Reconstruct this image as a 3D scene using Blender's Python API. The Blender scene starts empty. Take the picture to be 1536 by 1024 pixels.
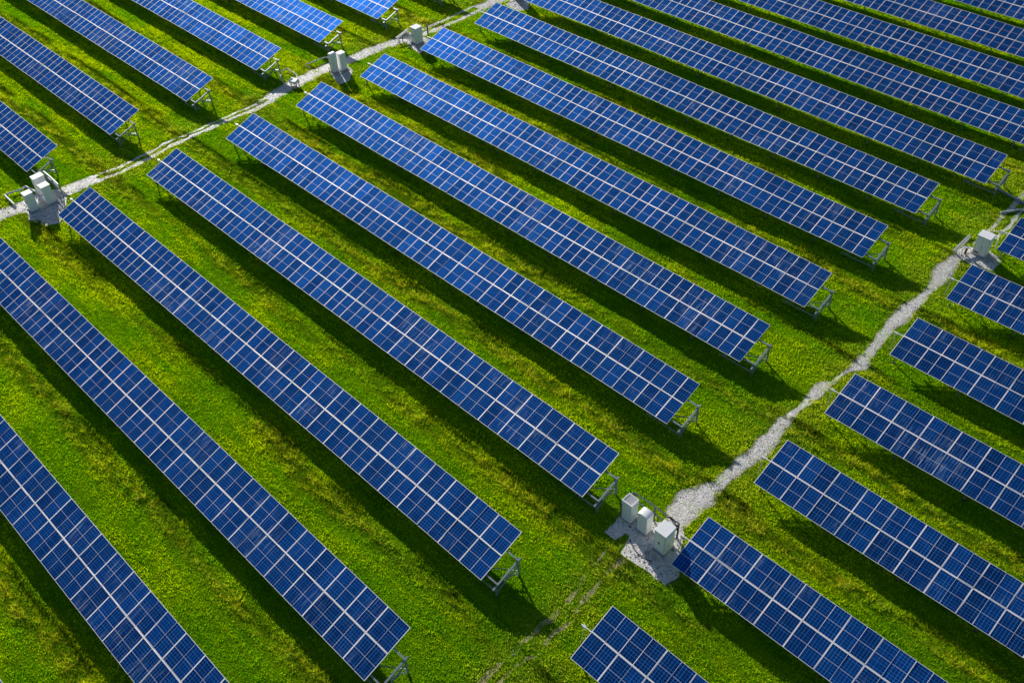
import bpy, bmesh, math, random
import numpy as np
from mathutils import Vector, Matrix

random.seed(7)
rng = np.random.default_rng(11)
scene = bpy.context.scene
col = scene.collection
R = math.radians

# ------------------------------------------------------------------ frame of the site
TH = -0.814931392541982                    # heading of the rows
E = np.array([math.cos(TH), math.sin(TH)]) # along a row
N = np.array([-math.sin(TH), math.cos(TH)])# across the rows, towards the high edge
Z1 = 1.231                                 # height of the low edge of a table
TILT = 0.31135
W = 4.2                                    # slant depth of a table
PITCH = 1.09                               # one module along the row
SUN_SHIFT = (0.92826, -2.47215)            # ground shift of a shadow per metre of height


def xy(u, v):
    return (E[0] * u + N[0] * v, E[1] * u + N[1] * v)


def hgt(u, v):                             # gentle unevenness of the field
    return (0.03 * np.sin(u * .31 + 1.3) * np.sin(v * .27) + 0.025 * np.sin(u * .13 + v * .71)
            + 0.02 * np.sin(u * .83 - v * .44 + 2.))


# ------------------------------------------------------------------ camera
cd = bpy.data.cameras.new('camera')
cam = bpy.data.objects.new('camera', cd)
col.objects.link(cam)
pi_, ro = 0.7743278, -0.0547034
fw = Vector((0, math.cos(pi_), -math.sin(pi_)))
rt = Vector((1, 0, 0))
up = rt.cross(fw)
r2 = math.cos(ro) * rt + math.sin(ro) * up
u2 = -math.sin(ro) * rt + math.cos(ro) * up
M = Matrix((r2, u2, -fw)).transposed().to_4x4()
M.translation = (0, 0, 57.59)
cam.matrix_world = M
cd.sensor_fit = 'HORIZONTAL'
cd.sensor_width = 36
cd.lens = 36 * 1443.235 / 1536
cd.clip_start = 1
cd.clip_end = 4000
scene.camera = cam
CAM_H = 57.59


def project(x, y, z):                      # photo pixels of a point (only used to choose levels of detail)
    dx, dy, dz = x, y, z - CAM_H
    dep = dx * fw[0] + dy * fw[1] + dz * fw[2]
    a = dx * r2[0] + dy * r2[1] + dz * r2[2]
    b = dx * u2[0] + dy * u2[1] + dz * u2[2]
    return 768 + 1443.2 * a / dep, 512 - 1443.2 * b / dep, dep


# ------------------------------------------------------------------ light
SUN_EL = math.atan2(1, math.hypot(*SUN_SHIFT))
sx, sy = -SUN_SHIFT[0], -SUN_SHIFT[1]
l = math.hypot(sx, sy)
sun_dir = Vector((sx / l * math.cos(SUN_EL), sy / l * math.cos(SUN_EL), math.sin(SUN_EL)))
sd = bpy.data.lights.new('sun', 'SUN')
sd.energy = 5.0
sd.angle = R(0.55)
sd.color = (1.0, 0.95, 0.86)
so = bpy.data.objects.new('sun', sd)
col.objects.link(so)
so.location = sun_dir * 200
so.rotation_euler = sun_dir.to_track_quat('Z', 'Y').to_euler()

wd = bpy.data.worlds.new('World')
scene.world = wd
wd.use_nodes = True
nt = wd.node_tree
bg = nt.nodes['Background']
sk = nt.nodes.new('ShaderNodeTexSky')
sk.sky_type = 'NISHITA'
sk.sun_disc = False
sk.sun_elevation = SUN_EL
sk.sun_rotation = math.atan2(sx, sy)
sk.air_density = 1.0
sk.dust_density = 1.0
sk.ozone_density = 4.0
nt.links.new(sk.outputs[0], bg.inputs[0])
bg.inputs[1].default_value = 0.078

scene.view_settings.view_transform = 'Standard'
scene.view_settings.look = 'None'
scene.view_settings.exposure = 0
scene.view_settings.gamma = 1


# ------------------------------------------------------------------ material helpers
class NT:
    def __init__(s, name):
        s.m = bpy.data.materials.new(name)
        s.m.use_nodes = True
        s.t = s.m.node_tree
        s.b = s.t.nodes['Principled BSDF']
        s.out = s.t.nodes['Material Output']

    def n(s, typ, **kw):
        nd = s.t.nodes.new(typ)
        for k, v in kw.items():
            setattr(nd, k, v)
        return nd

    def l(s, a, b):
        s.t.links.new(a, b)

    def val(s, sock, v):
        if isinstance(v, (int, float, tuple, list)):
            sock.default_value = v
        else:
            s.l(v, sock)

    def math(s, op, a, b=0.0, c=0.0, clamp=False):
        nd = s.n('ShaderNodeMath', operation=op, use_clamp=clamp)
        for i, v in enumerate((a, b, c)):
            s.val(nd.inputs[i], v)
        return nd.outputs[0]

    def mix(s, f, a, b, mode='MIX'):
        nd = s.n('ShaderNodeMix', data_type='RGBA', blend_type=mode)
        s.val(nd.inputs[0], f)
        s.val(nd.inputs[6], a if not isinstance(a, tuple) else (*a, 1)[:4])
        s.val(nd.inputs[7], b if not isinstance(b, tuple) else (*b, 1)[:4])
        return nd.outputs[2]

    def noise(s, vec, scale, detail=3, rough=.55):
        nd = s.n('ShaderNodeTexNoise')
        nd.inputs['Scale'].default_value = scale
        nd.inputs['Detail'].default_value = detail
        nd.inputs['Roughness'].default_value = rough
        if vec is not None:
            s.l(vec, nd.inputs['Vector'])
        return nd.outputs[0]

    def ramp(s, f, lo, hi):
        nd = s.n('ShaderNodeMapRange', clamp=True)
        s.val(nd.inputs[0], f)
        nd.inputs[1].default_value = lo
        nd.inputs[2].default_value = hi
        return nd.outputs[0]

    def bump(s, h, strength, dist):
        nd = s.n('ShaderNodeBump')
        nd.inputs['Strength'].default_value = strength
        nd.inputs['Distance'].default_value = dist
        s.l(h, nd.inputs['Height'])
        s.l(nd.outputs[0], s.b.inputs['Normal'])


def simple(name, c, rough=.6, metal=0., spec=.5, var=.15, scale=3., bump=0., dist=.01, dirt=None):
    k = NT(name)
    g = k.n('ShaderNodeNewGeometry')
    nz = k.noise(g.outputs['Position'], scale, 5)
    f = k.math('MULTIPLY_ADD', nz, 2 * var, 1 - var)
    cc = k.mix(1., (f and (1, 1, 1)), c, 'MULTIPLY')
    vm = k.n('ShaderNodeVectorMath', operation='SCALE')
    vm.inputs[0].default_value = c
    k.l(f, vm.inputs['Scale'])
    outc = vm.outputs[0]
    if dirt:
        d = k.ramp(k.noise(g.outputs['Position'], scale * .6 + 1, 6), .5, .72)
        outc = k.mix(k.math('MULTIPLY', d, dirt[1]), outc, dirt[0])
    k.l(outc, k.b.inputs['Base Color'])
    k.b.inputs['Roughness'].default_value = rough
    k.b.inputs['Metallic'].default_value = metal
    k.b.inputs['Specular IOR Level'].default_value = spec
    if bump:
        k.bump(nz, bump, dist)
    return k.m


# solar cells: UV runs over one module, 6 columns by 2 x 5 rows of cells
def cell_material():
    k = NT('blue_solar_cells')
    tc = k.n('ShaderNodeUVMap')
    tc.uv_map = 'UVMap'
    sep = k.n('ShaderNodeSeparateXYZ')
    k.l(tc.outputs[0], sep.inputs[0])
    U, V = sep.outputs[0], sep.outputs[1]
    oi = k.n('ShaderNodeObjectInfo')
    rnd = oi.outputs['Random']
    cx = k.math('MULTIPLY', U, 5.)
    half = k.math('MULTIPLY', k.math('ABSOLUTE', k.math('SUBTRACT', V, .5)), 2.)   # 0 in the middle, 1 at the ends
    cy = k.math('MULTIPLY', half, 5.)

    def edge(t):
        f = k.math('FRACT', t)
        return k.math('ABSOLUTE', k.math('SUBTRACT', f, .5))   # .5 on a line
    lx = k.ramp(edge(cx), .42, .455)
    ly = k.ramp(edge(cy), .42, .455)
    def uneven(t, salt):
        w = k.n('ShaderNodeTexWhiteNoise', noise_dimensions='1D')
        k.l(k.math('MULTIPLY_ADD', rnd, 613. + salt, k.math('ROUND', t)), w.inputs['W'])
        return k.math('MULTIPLY_ADD', w.outputs[0], .75, .25)
    line = k.math('MAXIMUM', k.math('MULTIPLY', lx, uneven(cx, 7.)), k.math('MULTIPLY', ly, k.math('MULTIPLY', uneven(cy, 91.), .8)))
    mid = k.math('SUBTRACT', 1., k.ramp(half, .014, .021))
    # per cell shade
    cmb = k.n('ShaderNodeCombineXYZ')
    k.l(k.math('ADD', k.math('FLOOR', cx), k.math('MULTIPLY', rnd, 911.)), cmb.inputs[0])
    k.l(k.math('ADD', k.math('FLOOR', k.math('MULTIPLY', V, 10.)), k.math('MULTIPLY', rnd, 377.)), cmb.inputs[1])
    wn = k.n('ShaderNodeTexWhiteNoise', noise_dimensions='2D')
    k.l(cmb.outputs[0], wn.inputs['Vector'])
    g = k.n('ShaderNodeNewGeometry')
    big = k.noise(g.outputs['Position'], .35, 3)
    sh = k.math('ADD', k.math('MULTIPLY', wn.outputs[0], .42), k.math('MULTIPLY', k.math('POWER', rnd, 1.6), .7))
    sh = k.math('ADD', sh, k.math('MULTIPLY', big, .5))
    c = k.mix(k.ramp(sh, .22, 1.3), CELL_A, CELL_B)
    # fine poly-crystalline grain
    gr = k.noise(g.outputs['Position'], 28., 2)
    c = k.mix(k.math('MULTIPLY', k.ramp(gr, .45, .75), .35), c, CELL_C)
    odd = k.ramp(k.math('FRACT', k.math('MULTIPLY', rnd, 7.31)), .86, .90)
    c = k.mix(k.math('MULTIPLY', odd, .6), c, (.0003, .010, .055))
    c = k.mix(line, c, (.08, .33, .74))
    # white glints painted into the colour as streaks down a few modules
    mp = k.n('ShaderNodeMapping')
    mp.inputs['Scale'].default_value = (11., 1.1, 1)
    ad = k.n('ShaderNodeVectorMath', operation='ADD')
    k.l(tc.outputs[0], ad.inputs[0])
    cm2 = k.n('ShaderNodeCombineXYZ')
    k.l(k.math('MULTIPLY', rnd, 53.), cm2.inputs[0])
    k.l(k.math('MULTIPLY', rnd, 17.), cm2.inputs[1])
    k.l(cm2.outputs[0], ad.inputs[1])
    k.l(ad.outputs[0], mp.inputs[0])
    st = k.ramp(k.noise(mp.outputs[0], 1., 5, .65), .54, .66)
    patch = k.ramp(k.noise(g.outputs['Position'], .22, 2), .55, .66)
    glint = k.math('MULTIPLY', st, k.math('MULTIPLY_ADD', patch, .75, .03))
    c = k.mix(glint, c, (.42, .48, .62))
    c = k.mix(k.math('MULTIPLY', mid, .85), c, (.62, .66, .80))
    df = k.n('ShaderNodeBsdfDiffuse')
    k.l(c, df.inputs[0])
    gl = k.n('ShaderNodeBsdfAnisotropic') if False else k.n('ShaderNodeBsdfGlossy')
    # blue anti-reflective silicon under slightly hazy glass
    k.l(k.mix(k.math('MAXIMUM', glint, k.math('MULTIPLY', mid, .85)), GLOSS, (.75, .8, .9)), gl.inputs['Color'])
    k.l(k.math('MULTIPLY_ADD', glint, .25, k.math('MULTIPLY_ADD', rnd, .10, .33)), gl.inputs['Roughness'])
    ms = k.n('ShaderNodeMixShader')
    ms.inputs[0].default_value = .185
    k.l(df.outputs[0], ms.inputs[1])
    k.l(gl.outputs[0], ms.inputs[2])
    k.l(ms.outputs[0], k.out.inputs[0])
    k.t.nodes.remove(k.b)
    return k.m


CELL_A = (.0003, .009, .042)
CELL_B = (.0004, .046, .205)
GLOSS = (.03, .23, .92)
CELL_C = (.002, .075, .33)
MAT = {}
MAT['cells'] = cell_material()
MAT['backsheet'] = simple('white_backsheet', (.55, .56, .58), .6)
MAT['frame'] = simple('anodised_aluminium_frame', (.97, .95, .97), .76, .95, .6, .04, 2.)
MAT['rail'] = simple('bright_aluminium_rail', (.98, .95, .95), .76, .95, .6, .04, 2.)
MAT['galv'] = simple('galvanised_steel', (.36, .40, .45), .5, .6, .5, .25, 5., .1)
MAT['white'] = simple('white_enamel_paint', (.95, .95, .94), .38, 0, .5, .03, 1.2, dirt=((.70, .67, .60), .14))
MAT['roofwhite'] = simple('white_roof_paint', (.97, .97, .96), .5, 0, .5, .02, 2., dirt=((.66, .64, .58), .25))
MAT['dark'] = simple('black_steel', (.03, .033, .038), .45, .3, .5, .2, 6.)
MAT['darkgrey'] = simple('dark_grey_steel', (.13, .14, .155), .5, .4, .5, .2, 6.)
MAT['vent'] = simple('brown_vent_mesh', (.16, .13, .09), .7, 0, .3, .25, 14.)
MAT['pipe'] = simple('pale_grey_conduit', (.66, .66, .66), .45, .1, .5, .12, 4.)
MAT['concrete'] = simple('weathered_concrete', (.46, .445, .42), .9, 0, .2, .22, 2.2, .5, .02, ((.20, .19, .16), .45))
MAT['kerb'] = simple('pale_concrete_kerb', (.52, .50, .47), .9, 0, .2, .2, 3., .5, .02, ((.24, .22, .18), .4))
MAT['timber'] = simple('weathered_post', (.12, .10, .075), .8, 0, .2, .25, 8.)


def gravel_material():
    k = NT('pale_gravel')
    g = k.n('ShaderNodeNewGeometry')
    P = g.outputs['Position']
    vo = k.n('ShaderNodeTexVoronoi')
    vo.inputs['Scale'].default_value = 13.
    k.l(P, vo.inputs['Vector'])
    sepc = k.n('ShaderNodeSeparateColor')
    k.l(vo.outputs['Color'], sepc.inputs[0])
    c = k.mix(sepc.outputs[0], (.70, .67, .63), (.99, .96, .92))
    big = k.ramp(k.noise(P, .9, 5, .65), .38, .66)
    c = k.mix(k.math('MULTIPLY', big, .5), c, (.52, .47, .39))
    fine = k.ramp(k.noise(P, 5., 4, .7), .55, .75)
    c = k.mix(k.math('MULTIPLY', fine, .6), c, (.30, .27, .23))
    soil = k.ramp(k.noise(P, 1.7, 6, .75), .57, .66)
    c = k.mix(k.math('MULTIPLY', soil, .75), c, (.13, .12, .06))
    at = k.n('ShaderNodeAttribute')
    at.attribute_name = 'verge_soil'
    ed = k.math('ADD', at.outputs['Fac'], k.math('MULTIPLY', k.math('SUBTRACT', k.noise(P, 2.6, 5, .7), .5), 1.5))
    c = k.mix(k.math('MULTIPLY', k.ramp(ed, .62, .98), .85), c, (.23, .21, .085))
    k.l(c, k.b.inputs['Base Color'])
    k.b.inputs['Roughness'].default_value = .6
    k.b.inputs['Specular IOR Level'].default_value = .9
    h = k.math('ADD', k.math('MULTIPLY', k.math('SUBTRACT', 1., vo.outputs['Distance']), .5), k.noise(P, 2., 5, .7))
    k.bump(h, .7, .06)
    return k.m


def ground_material():
    k = NT('grass_sward_and_soil')
    g = k.n('ShaderNodeNewGeometry')
    P = g.outputs['Position']
    mp = k.n('ShaderNodeMapping')
    mp.inputs['Rotation'].default_value = (0, 0, -TH)
    k.l(P, mp.inputs[0])
    mp2 = k.n('ShaderNodeMapping')
    mp2.inputs['Scale'].default_value = (.25, 1, 1)
    k.l(mp.outputs[0], mp2.inputs[0])
    c = k.mix(k.ramp(k.noise(mp2.outputs[0], .8, 5, .6), .35, .7), (.070, .23, .003), (.23, .38, .003))
    c = k.mix(k.math('MULTIPLY', k.ramp(k.noise(P, 3.5, 5, .65), .5, .75), .75), c, (.018, .055, .002))
    c = k.mix(k.math('MULTIPLY', k.ramp(k.noise(P, 11., 3, .6), .5, .72), .5), c, (.30, .43, .002))
    k.l(c, k.b.inputs['Base Color'])
    k.b.inputs['Roughness'].default_value = 1.
    k.b.inputs['Specular IOR Level'].default_value = 0.
    h = k.math('ADD', k.noise(P, 2.5, 6, .7), k.math('MULTIPLY', k.noise(P, 14., 3, .6), .4))
    k.bump(h, 1., .25)
    return k.m


def grass_material():
    k = NT('grass_blades')
    at = k.n('ShaderNodeAttribute')
    at.attribute_name = 'tint'
    df = k.n('ShaderNodeBsdfDiffuse')
    tr = k.n('ShaderNodeBsdfTranslucent')
    k.l(at.outputs['Color'], df.inputs[0])
    bright = k.mix(1., at.outputs['Color'], (1.6, 1.4, .4), 'MULTIPLY')
    k.l(bright, tr.inputs[0])
    ms = k.n('ShaderNodeMixShader')
    ms.inputs[0].default_value = .55
    k.l(df.outputs[0], ms.inputs[1])
    k.l(tr.outputs[0], ms.inputs[2])
    k.l(ms.outputs[0], k.out.inputs[0])
    k.t.nodes.remove(k.b)
    return k.m


MAT['gravel'] = gravel_material()
MAT['ground'] = ground_material()
MAT['grass'] = grass_material()


def pebble_material():
    k = NT('pale_pebbles')
    oi = k.n('ShaderNodeAttribute')
    oi.attribute_name = 'tint'
    k.l(oi.outputs['Color'], k.b.inputs['Base Color'])
    k.b.inputs['Roughness'].default_value = .9
    return k.m


MAT['pebble'] = pebble_material()
MAT['rut'] = simple('dry_rut_soil', (.44, .37, .22), .95, 0, .1, .45, 1.6, .6, .04, ((.11, .20, .004), 1.))


# ------------------------------------------------------------------ mesh helpers
class MB:
    """collects shapes into one mesh"""

    def __init__(s):
        s.v, s.f, s.mi = [], [], []

    def add(s, vs, fs, mi=0):
        o = len(s.v)
        s.v += [tuple(q) for q in vs]
        s.f += [tuple(i + o for i in q) for q in fs]
        s.mi += [mi] * len(fs)
        return s

    def box(s, x0, x1, y0, y1, z0, z1, mi=0):
        vs = [(x, y, z) for z in (z0, z1) for y in (y0, y1) for x in (x0, x1)]
        fs = [(0, 2, 3, 1), (4, 5, 7, 6), (0, 1, 5, 4), (2, 6, 7, 3), (0, 4, 6, 2), (1, 3, 7, 5)]
        return s.add(vs, fs, mi)

    def bar(s, a, b, w, h, upv=(0, 0, 1), mi=0):
        a, b = Vector(a), Vector(b)
        d = (b - a).normalized()
        upv = Vector(upv)
        if abs(d.dot(upv)) > .95:
            upv = Vector((1, 0, 0))
        sd_ = d.cross(upv).normalized()
        un = sd_.cross(d)
        vs = []
        for p in (a, b):
            for i, j in ((-1, -1), (1, -1), (1, 1), (-1, 1)):
                vs.append(p + sd_ * (i * w / 2) + un * (j * h / 2))
        return s.add(vs, [(0, 1, 2, 3), (7, 6, 5, 4), (0, 4, 5, 1), (1, 5, 6, 2), (2, 6, 7, 3), (3, 7, 4, 0)], mi)

    def tube(s, pts, r, n=8, mi=0):
        pts = [Vector(p) for p in pts]
        rings = []
        for i, p in enumerate(pts):
            d = (pts[min(i + 1, len(pts) - 1)] - pts[max(i - 1, 0)]).normalized()
            a = d.cross(Vector((0, 0, 1)) if abs(d.z) < .9 else Vector((1, 0, 0))).normalized()
            b = a.cross(d)
            rings.append([p + (a * math.cos(2 * math.pi * t / n) + b * math.sin(2 * math.pi * t / n)) * r for t in range(n)])
        vs = [q for ring in rings for q in ring]
        fs = []
        for i in range(len(pts) - 1):
            for t in range(n):
                fs.append((i * n + t, i * n + (t + 1) % n, (i + 1) * n + (t + 1) % n, (i + 1) * n + t))
        fs.append(tuple(range(n - 1, -1, -1)))
        fs.append(tuple((len(pts) - 1) * n + t for t in range(n)))
        return s.add(vs, fs, mi)

    def mesh(s, name, mats, bevel=0., seg=2):
        me = bpy.data.meshes.new(name)
        me.from_pydata(s.v, [], s.f)
        for m in (mats if isinstance(mats, (list, tuple)) else [mats]):
            me.materials.append(m)
        me.polygons.foreach_set('material_index', s.mi)
        bm = bmesh.new()
        bm.from_mesh(me)
        bmesh.ops.recalc_face_normals(bm, faces=bm.faces)
        if bevel:
            bmesh.ops.bevel(bm, geom=list(bm.edges), offset=bevel, segments=seg, affect='EDGES', profile=.5)
        bm.to_mesh(me)
        bm.free()
        if bevel:
            for p in me.polygons:
                p.use_smooth = False
        me.update()
        return me


def tag(o, label=None, cat=None, group=None, kind=None):
    if label:
        o['label'] = label
    if cat:
        o['category'] = cat
    if group:
        o['group'] = group
    if kind:
        o['kind'] = kind
    return o


def put(name, me, parent=None, loc=(0, 0, 0)):
    o = bpy.data.objects.new(name, me)
    col.objects.link(o)
    o.location = loc
    if parent is not None:
        o.parent = parent
    return o


def empty(name, u, v, z=0., rot=0., label=None, cat=None, group=None):
    o = bpy.data.objects.new(name, None)
    col.objects.link(o)
    o.location = (*xy(u, v), z)
    o.rotation_euler = (0, 0, TH + rot)
    o.empty_display_size = .3
    return tag(o, label, cat, group)


# ------------------------------------------------------------------ the solar module and its table
ML = (W - .07) / 2                          # module length on the slope
CT, ST = math.cos(TILT), math.sin(TILT)


def module_mesh():
    b = MB()
    x, y = PITCH / 2 - .012, ML / 2 - .008
    b.box(-x, x, -y, y, -.03, 0., 1)
    me = b.mesh('solar_panel', [MAT['cells'], MAT['backsheet']])
    uv = me.uv_layers.new(name='UVMap')
    for p in me.polygons:
        if p.normal.z > .9:
            p.material_index = 0
        for li in p.loop_indices:
            c = me.vertices[me.loops[li].vertex_index].co
            uv.data[li].uv = ((c.x / x + 1) / 2, (c.y / y + 1) / 2)
    return me


def frame_mesh(wl, wr):
    b = MB()
    x, y = PITCH / 2 - .003, ML / 2
    t, z0, we = .006, -.036, .026
    b.box(-x, -x + wl, -y, y, z0, t)
    b.box(x - wr, x, -y, y, z0, t)
    b.box(-x + wl, x - wr, -y, -y + we, z0, t - .001)
    b.box(-x + wl, x - wr, y - we, y, z0, t - .001)
    return b.mesh('panel_frame', MAT['frame'])


ME_MOD = module_mesh()
FR = {'even': frame_mesh(.028, .028), 'l': frame_mesh(.044, .010), 'r': frame_mesh(.010, .044), 'thin': frame_mesh(.012, .012)}
Nn = Vector((0, -ST, CT))                   # table normal in the table's own axes


def on(s, d=0.):                            # slope distance s, d below the panel plane -> local y, z
    return s * CT + d * ST, Z1 + s * ST - d * CT


def seg(name, parts, mat):
    b = MB()
    for a, c, w, h in parts:
        b.bar(a, c, w, h)
    return b.mesh(name, mat)


def pt(x, s, d):
    y, z = on(s, d)
    return (x, y, z)


SF, SR = .55, 3.25                          # slope positions of the posts
yf, zf = on(SF, .30)
yr, zr = on(SR, .30)
ME_FP = seg('front_post', [((0, yf, -.4), (0, yf, zf), .10, .10)], MAT['galv'])
ME_RP = seg('rear_post', [((0, yr, -.4), (0, yr, zr), .10, .10)], MAT['galv'])
ME_RAF = seg('rafter', [(pt(0, .15, .235), pt(0, 4.0, .235), .07, .12)], MAT['galv'])
ME_BR = seg('diagonal_brace', [((.06, yr, .45), pt(.06, 1.7, .30), .05, .05)], MAT['galv'])
ME_ERAF = seg('rafter', [(pt(0, .0, .25), pt(0, 2.85, .25), .13, .14)], MAT['galv'])
ye, ze = on(2.55, .30)
ME_ERP = seg('rear_post', [((0, ye, -.4), (0, ye, ze), .13, .12)], MAT['galv'])
yg, zg = on(.30, .30)
ME_EFP = seg('front_post', [((0, yg, -.4), (0, yg, zg), .13, .12)], MAT['galv'])
ME_EBR = seg('diagonal_brace', [((.0, ye, .30), pt(.0, 1.1, .30), .08, .08), ((.0, ye, 1.25), (.0, yg, .35), .07, .07)], MAT['galv'])
ME_FOOT = MB().box(-.13, .13, -.13, .13, -.2, .045).mesh('concrete_footing', MAT['timber'], .02)
ROT = Matrix.Rotation(TILT, 4, 'X')


def solar_table(uL, uR, v, label, group, vis_left=-1e9, low_detail=False, alt=.0):
    n = max(4, int(round((uR - uL) / PITCH)))
    p = (uR - uL) / n
    t = empty('solar_table', uL, v, 0., 0., label, 'solar table', group)
    # modules: nearest hundred as things of their own
    cells = []
    for j in range(n):
        for k in (0, 1):
            x = (j + .5) * p
            s = ML / 2 if k == 0 else W - ML / 2
            y, z = on(s)
            gx, gy = xy(uL + x, v + y)
            px, py, dep = project(gx, gy, z)
            off = max(0, -px, px - 1536, -py, py - 1024)
            cells.append((off > 0, off if off > 0 else dep, j, k, x, y, z))
    cells.sort(key=lambda q: (q[0], q[1]))
    rest = MB()
    frest = MB()
    tablewob = random.uniform(-.003, .003)
    for idx, (_, _, j, k, x, y, z) in enumerate(cells):
        jt = random.gauss(0, .0075) + tablewob
        jr = random.gauss(0, .0060)
        dz = random.gauss(0, .004) + .018 * math.sin(x * .23 + v) + .012 * math.sin(x * .61 + 2 * v)
        mat = Matrix.Translation((x, y, z + dz)) @ Matrix.Rotation(TILT + jt, 4, 'X') @ Matrix.Rotation(jr, 4, 'Y')
        mat = mat @ Matrix.Diagonal((p / PITCH, 1, 1, 1))
        if idx < 100:
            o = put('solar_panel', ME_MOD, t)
            o.matrix_local = mat
            prj = project(*xy(uL + x, v + y), z)
            near = alt * max(0., min(1., (prj[1] - 260) / 350.))
            if random.random() < near:
                key = 'l' if j % 2 == 0 else 'r'
            elif random.random() < .04:
                key = 'thin'
            else:
                key = 'even'
            f = put('panel_frame', FR[key], o)
        else:
            fm = FR['even']
            frest.add([mat @ q.co for q in fm.vertices], [tuple(q.vertices) for q in fm.polygons])
            ox, oy = PITCH / 2 - .012, ML / 2 - .008
            vs = [mat @ Vector(q) for q in ((-ox, -oy, 0), (ox, -oy, 0), (ox, oy, 0), (-ox, oy, 0))]
            vs += [mat @ Vector(q) for q in ((-ox, -oy, -.03), (ox, -oy, -.03), (ox, oy, -.03), (-ox, oy, -.03))]
            rest.add(vs, [(0, 1, 2, 3), (7, 6, 5, 4), (0, 4, 5, 1), (1, 5, 6, 2), (2, 6, 7, 3), (3, 7, 4, 0)])
    if rest.v:
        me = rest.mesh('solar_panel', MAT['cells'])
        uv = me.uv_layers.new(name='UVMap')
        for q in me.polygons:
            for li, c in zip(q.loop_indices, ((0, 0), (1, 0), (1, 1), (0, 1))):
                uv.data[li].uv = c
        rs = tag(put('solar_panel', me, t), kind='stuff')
        tag(put('panel_frame', frest.mesh('panel_frame', MAT['frame']), rs), kind='stuff')
    Lx = n * p
    # middle rail between the two tiers, purlins, end structures
    b = MB()
    y, z = on(W / 2, .015)
    b.bar((-.02, y, z), (Lx + .02, y, z), .052, .05, (0, -ST, CT))
    b.bar((-.85, y, z - .05), (.3, y, z - .05), .055, .05, (0, -ST, CT))
    put('middle_rail', b.mesh('middle_rail', MAT['rail']), t)
    for s in (.5, 1.6, 2.6, 3.7):
        b = MB()
        y, z = on(s, .13)
        x1 = Lx - .03
        if s in (.5, 2.6):
            x1 = Lx + 1.12
        b.bar((.03, y, z), (x1, y, z), .07, .09, (0, -ST, CT))
        if x1 > Lx:
            b.bar((Lx - .6, y, z - .012), (x1 + .02, y, z - .012), .11, .13, (0, -ST, CT))
        put('purlin', b.mesh('purlin', MAT['galv']), t)
    step = p * 5
    x = .34
    while x < Lx - 1.2:
        for nm, me in (('front_post', ME_FP), ('rear_post', ME_RP), ('rafter', ME_RAF), ('diagonal_brace', ME_BR)):
            put(nm, me, t, (x, 0, 0))
        put('concrete_footing', ME_FOOT, t, (x, yf, 0))
        x += step
    xe = Lx + 1.05
    for nm, me in (('front_post', ME_EFP), ('rear_post', ME_ERP), ('rafter', ME_ERAF), ('diagonal_brace', ME_EBR)):
        put(nm, me, t, (xe, 0, 0))
    # lower tie bar at the open end and the cable that hangs from it
    y0, z0 = on(.5, .30)
    b = MB()
    b.bar((Lx - 2.2, yg, .42), (xe, yg, .42), .075, .075)
    b.bar((Lx - 2.0, yg + .03, .40), (xe - .05, ye - .06, .62), .06, .06)
    put('tie_bar', b.mesh('tie_bar', MAT['galv']), t)
    # string cable dropping off the start of the middle rail
    y, z = on(W / 2, .02)
    b = MB()
    b.tube([(-.62, y, z - .02), (-.66, y - .05, z - .35), (-.60, y - .12, z - .8), (-.66, y - .16, .25), (-.72, y - .2, -.05)], .028, 6)
    b.box(-.72, -.50, y - .10, y + .10, z - .22, z - .03)
    put('cable_drop', b.mesh('cable_drop', MAT['pipe']), t)
    return t


MG = 'long solar tables of the middle field'
MID = [
    (-88.4, -28.2, -7.8, 'solar table of which only a corner shows at the bottom left corner', 0),
    (-88.3, -27.9, 1.9, 'blue solar table crossing the lower left corner, cut by the left and bottom edges', 1.),
    (-88.2, -27.65, 11.93, 'long blue solar table from the left edge to the bottom edge left of centre', 1.),
    (-88.17, -27.49, 21.86, 'long blue solar table running from the three left white cabinets to the faint wheel ruts', 1.),
    (-87.65, -27.02, 31.56, 'long blue solar table ending just left of the three white cabinets on the gravel pad', .9),
    (-87.26, -26.87, 41.07, 'long blue solar table whose shadow tip darkens the gravel path above the three cabinets', .8),
    (-86.96, -26.6, 50.25, 'long blue solar table starting below the small tilted white box beside the left path', .7),
    (-86.57, -26.35, 59.33, 'long blue solar table starting right below the pair of white cabinets on the left path', .6),
    (-86.09, -26.1, 68.41, 'long blue solar table starting beside the lone white cabinet with a dark pole', .6),
    (-85.87, -25.79, 77.41, 'long blue solar table whose shadow points at the big lone cabinet on the right', .5),
    (-85.5, -23.12, 86.15, 'blue solar table ending at the right edge beside a grey pipe lying on the grass', .4),
    (-85.2, -21.5, 95.1, 'blue solar table fourth from the top right corner, running out of the right edge', .2),
    (-84.9, -21.2, 103.75, 'blue solar table third from the top right corner', .2),
    (-84.6, -21.0, 112.3, 'blue solar table second from the top right corner', .2),
    (-84.4, -20.8, 120.95, 'blue solar table at the very top right corner with a thin strip in view', .2),
]
LG = 'solar tables left of the left path'
LEFT = [
    (-122., -98.0, 23.25, 'short visible end of a blue solar table just above the three left white cabinets'),
    (-145., -97.75, 32.9, 'bright blue solar table second up from the left cabinets, left of the path'),
    (-150., -97.5, 42.45, 'bright blue solar table third up from the left cabinets, left of the path'),
    (-143., -97.3, 52.0, 'bright blue solar table ending above the small tilted white box and its pipe loop'),
    (-135., -97.0, 61.3, 'bright blue solar table ending above the pair of white cabinets'),
    (-124., -96.3, 70.1, 'bright blue solar table end at the top edge, left of the dark pole'),
    (-114., -95.7, 79.2, 'solar table past the top edge, showing only end posts and a shadow'),
]
RG = 'solar tables right of the right path'
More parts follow.
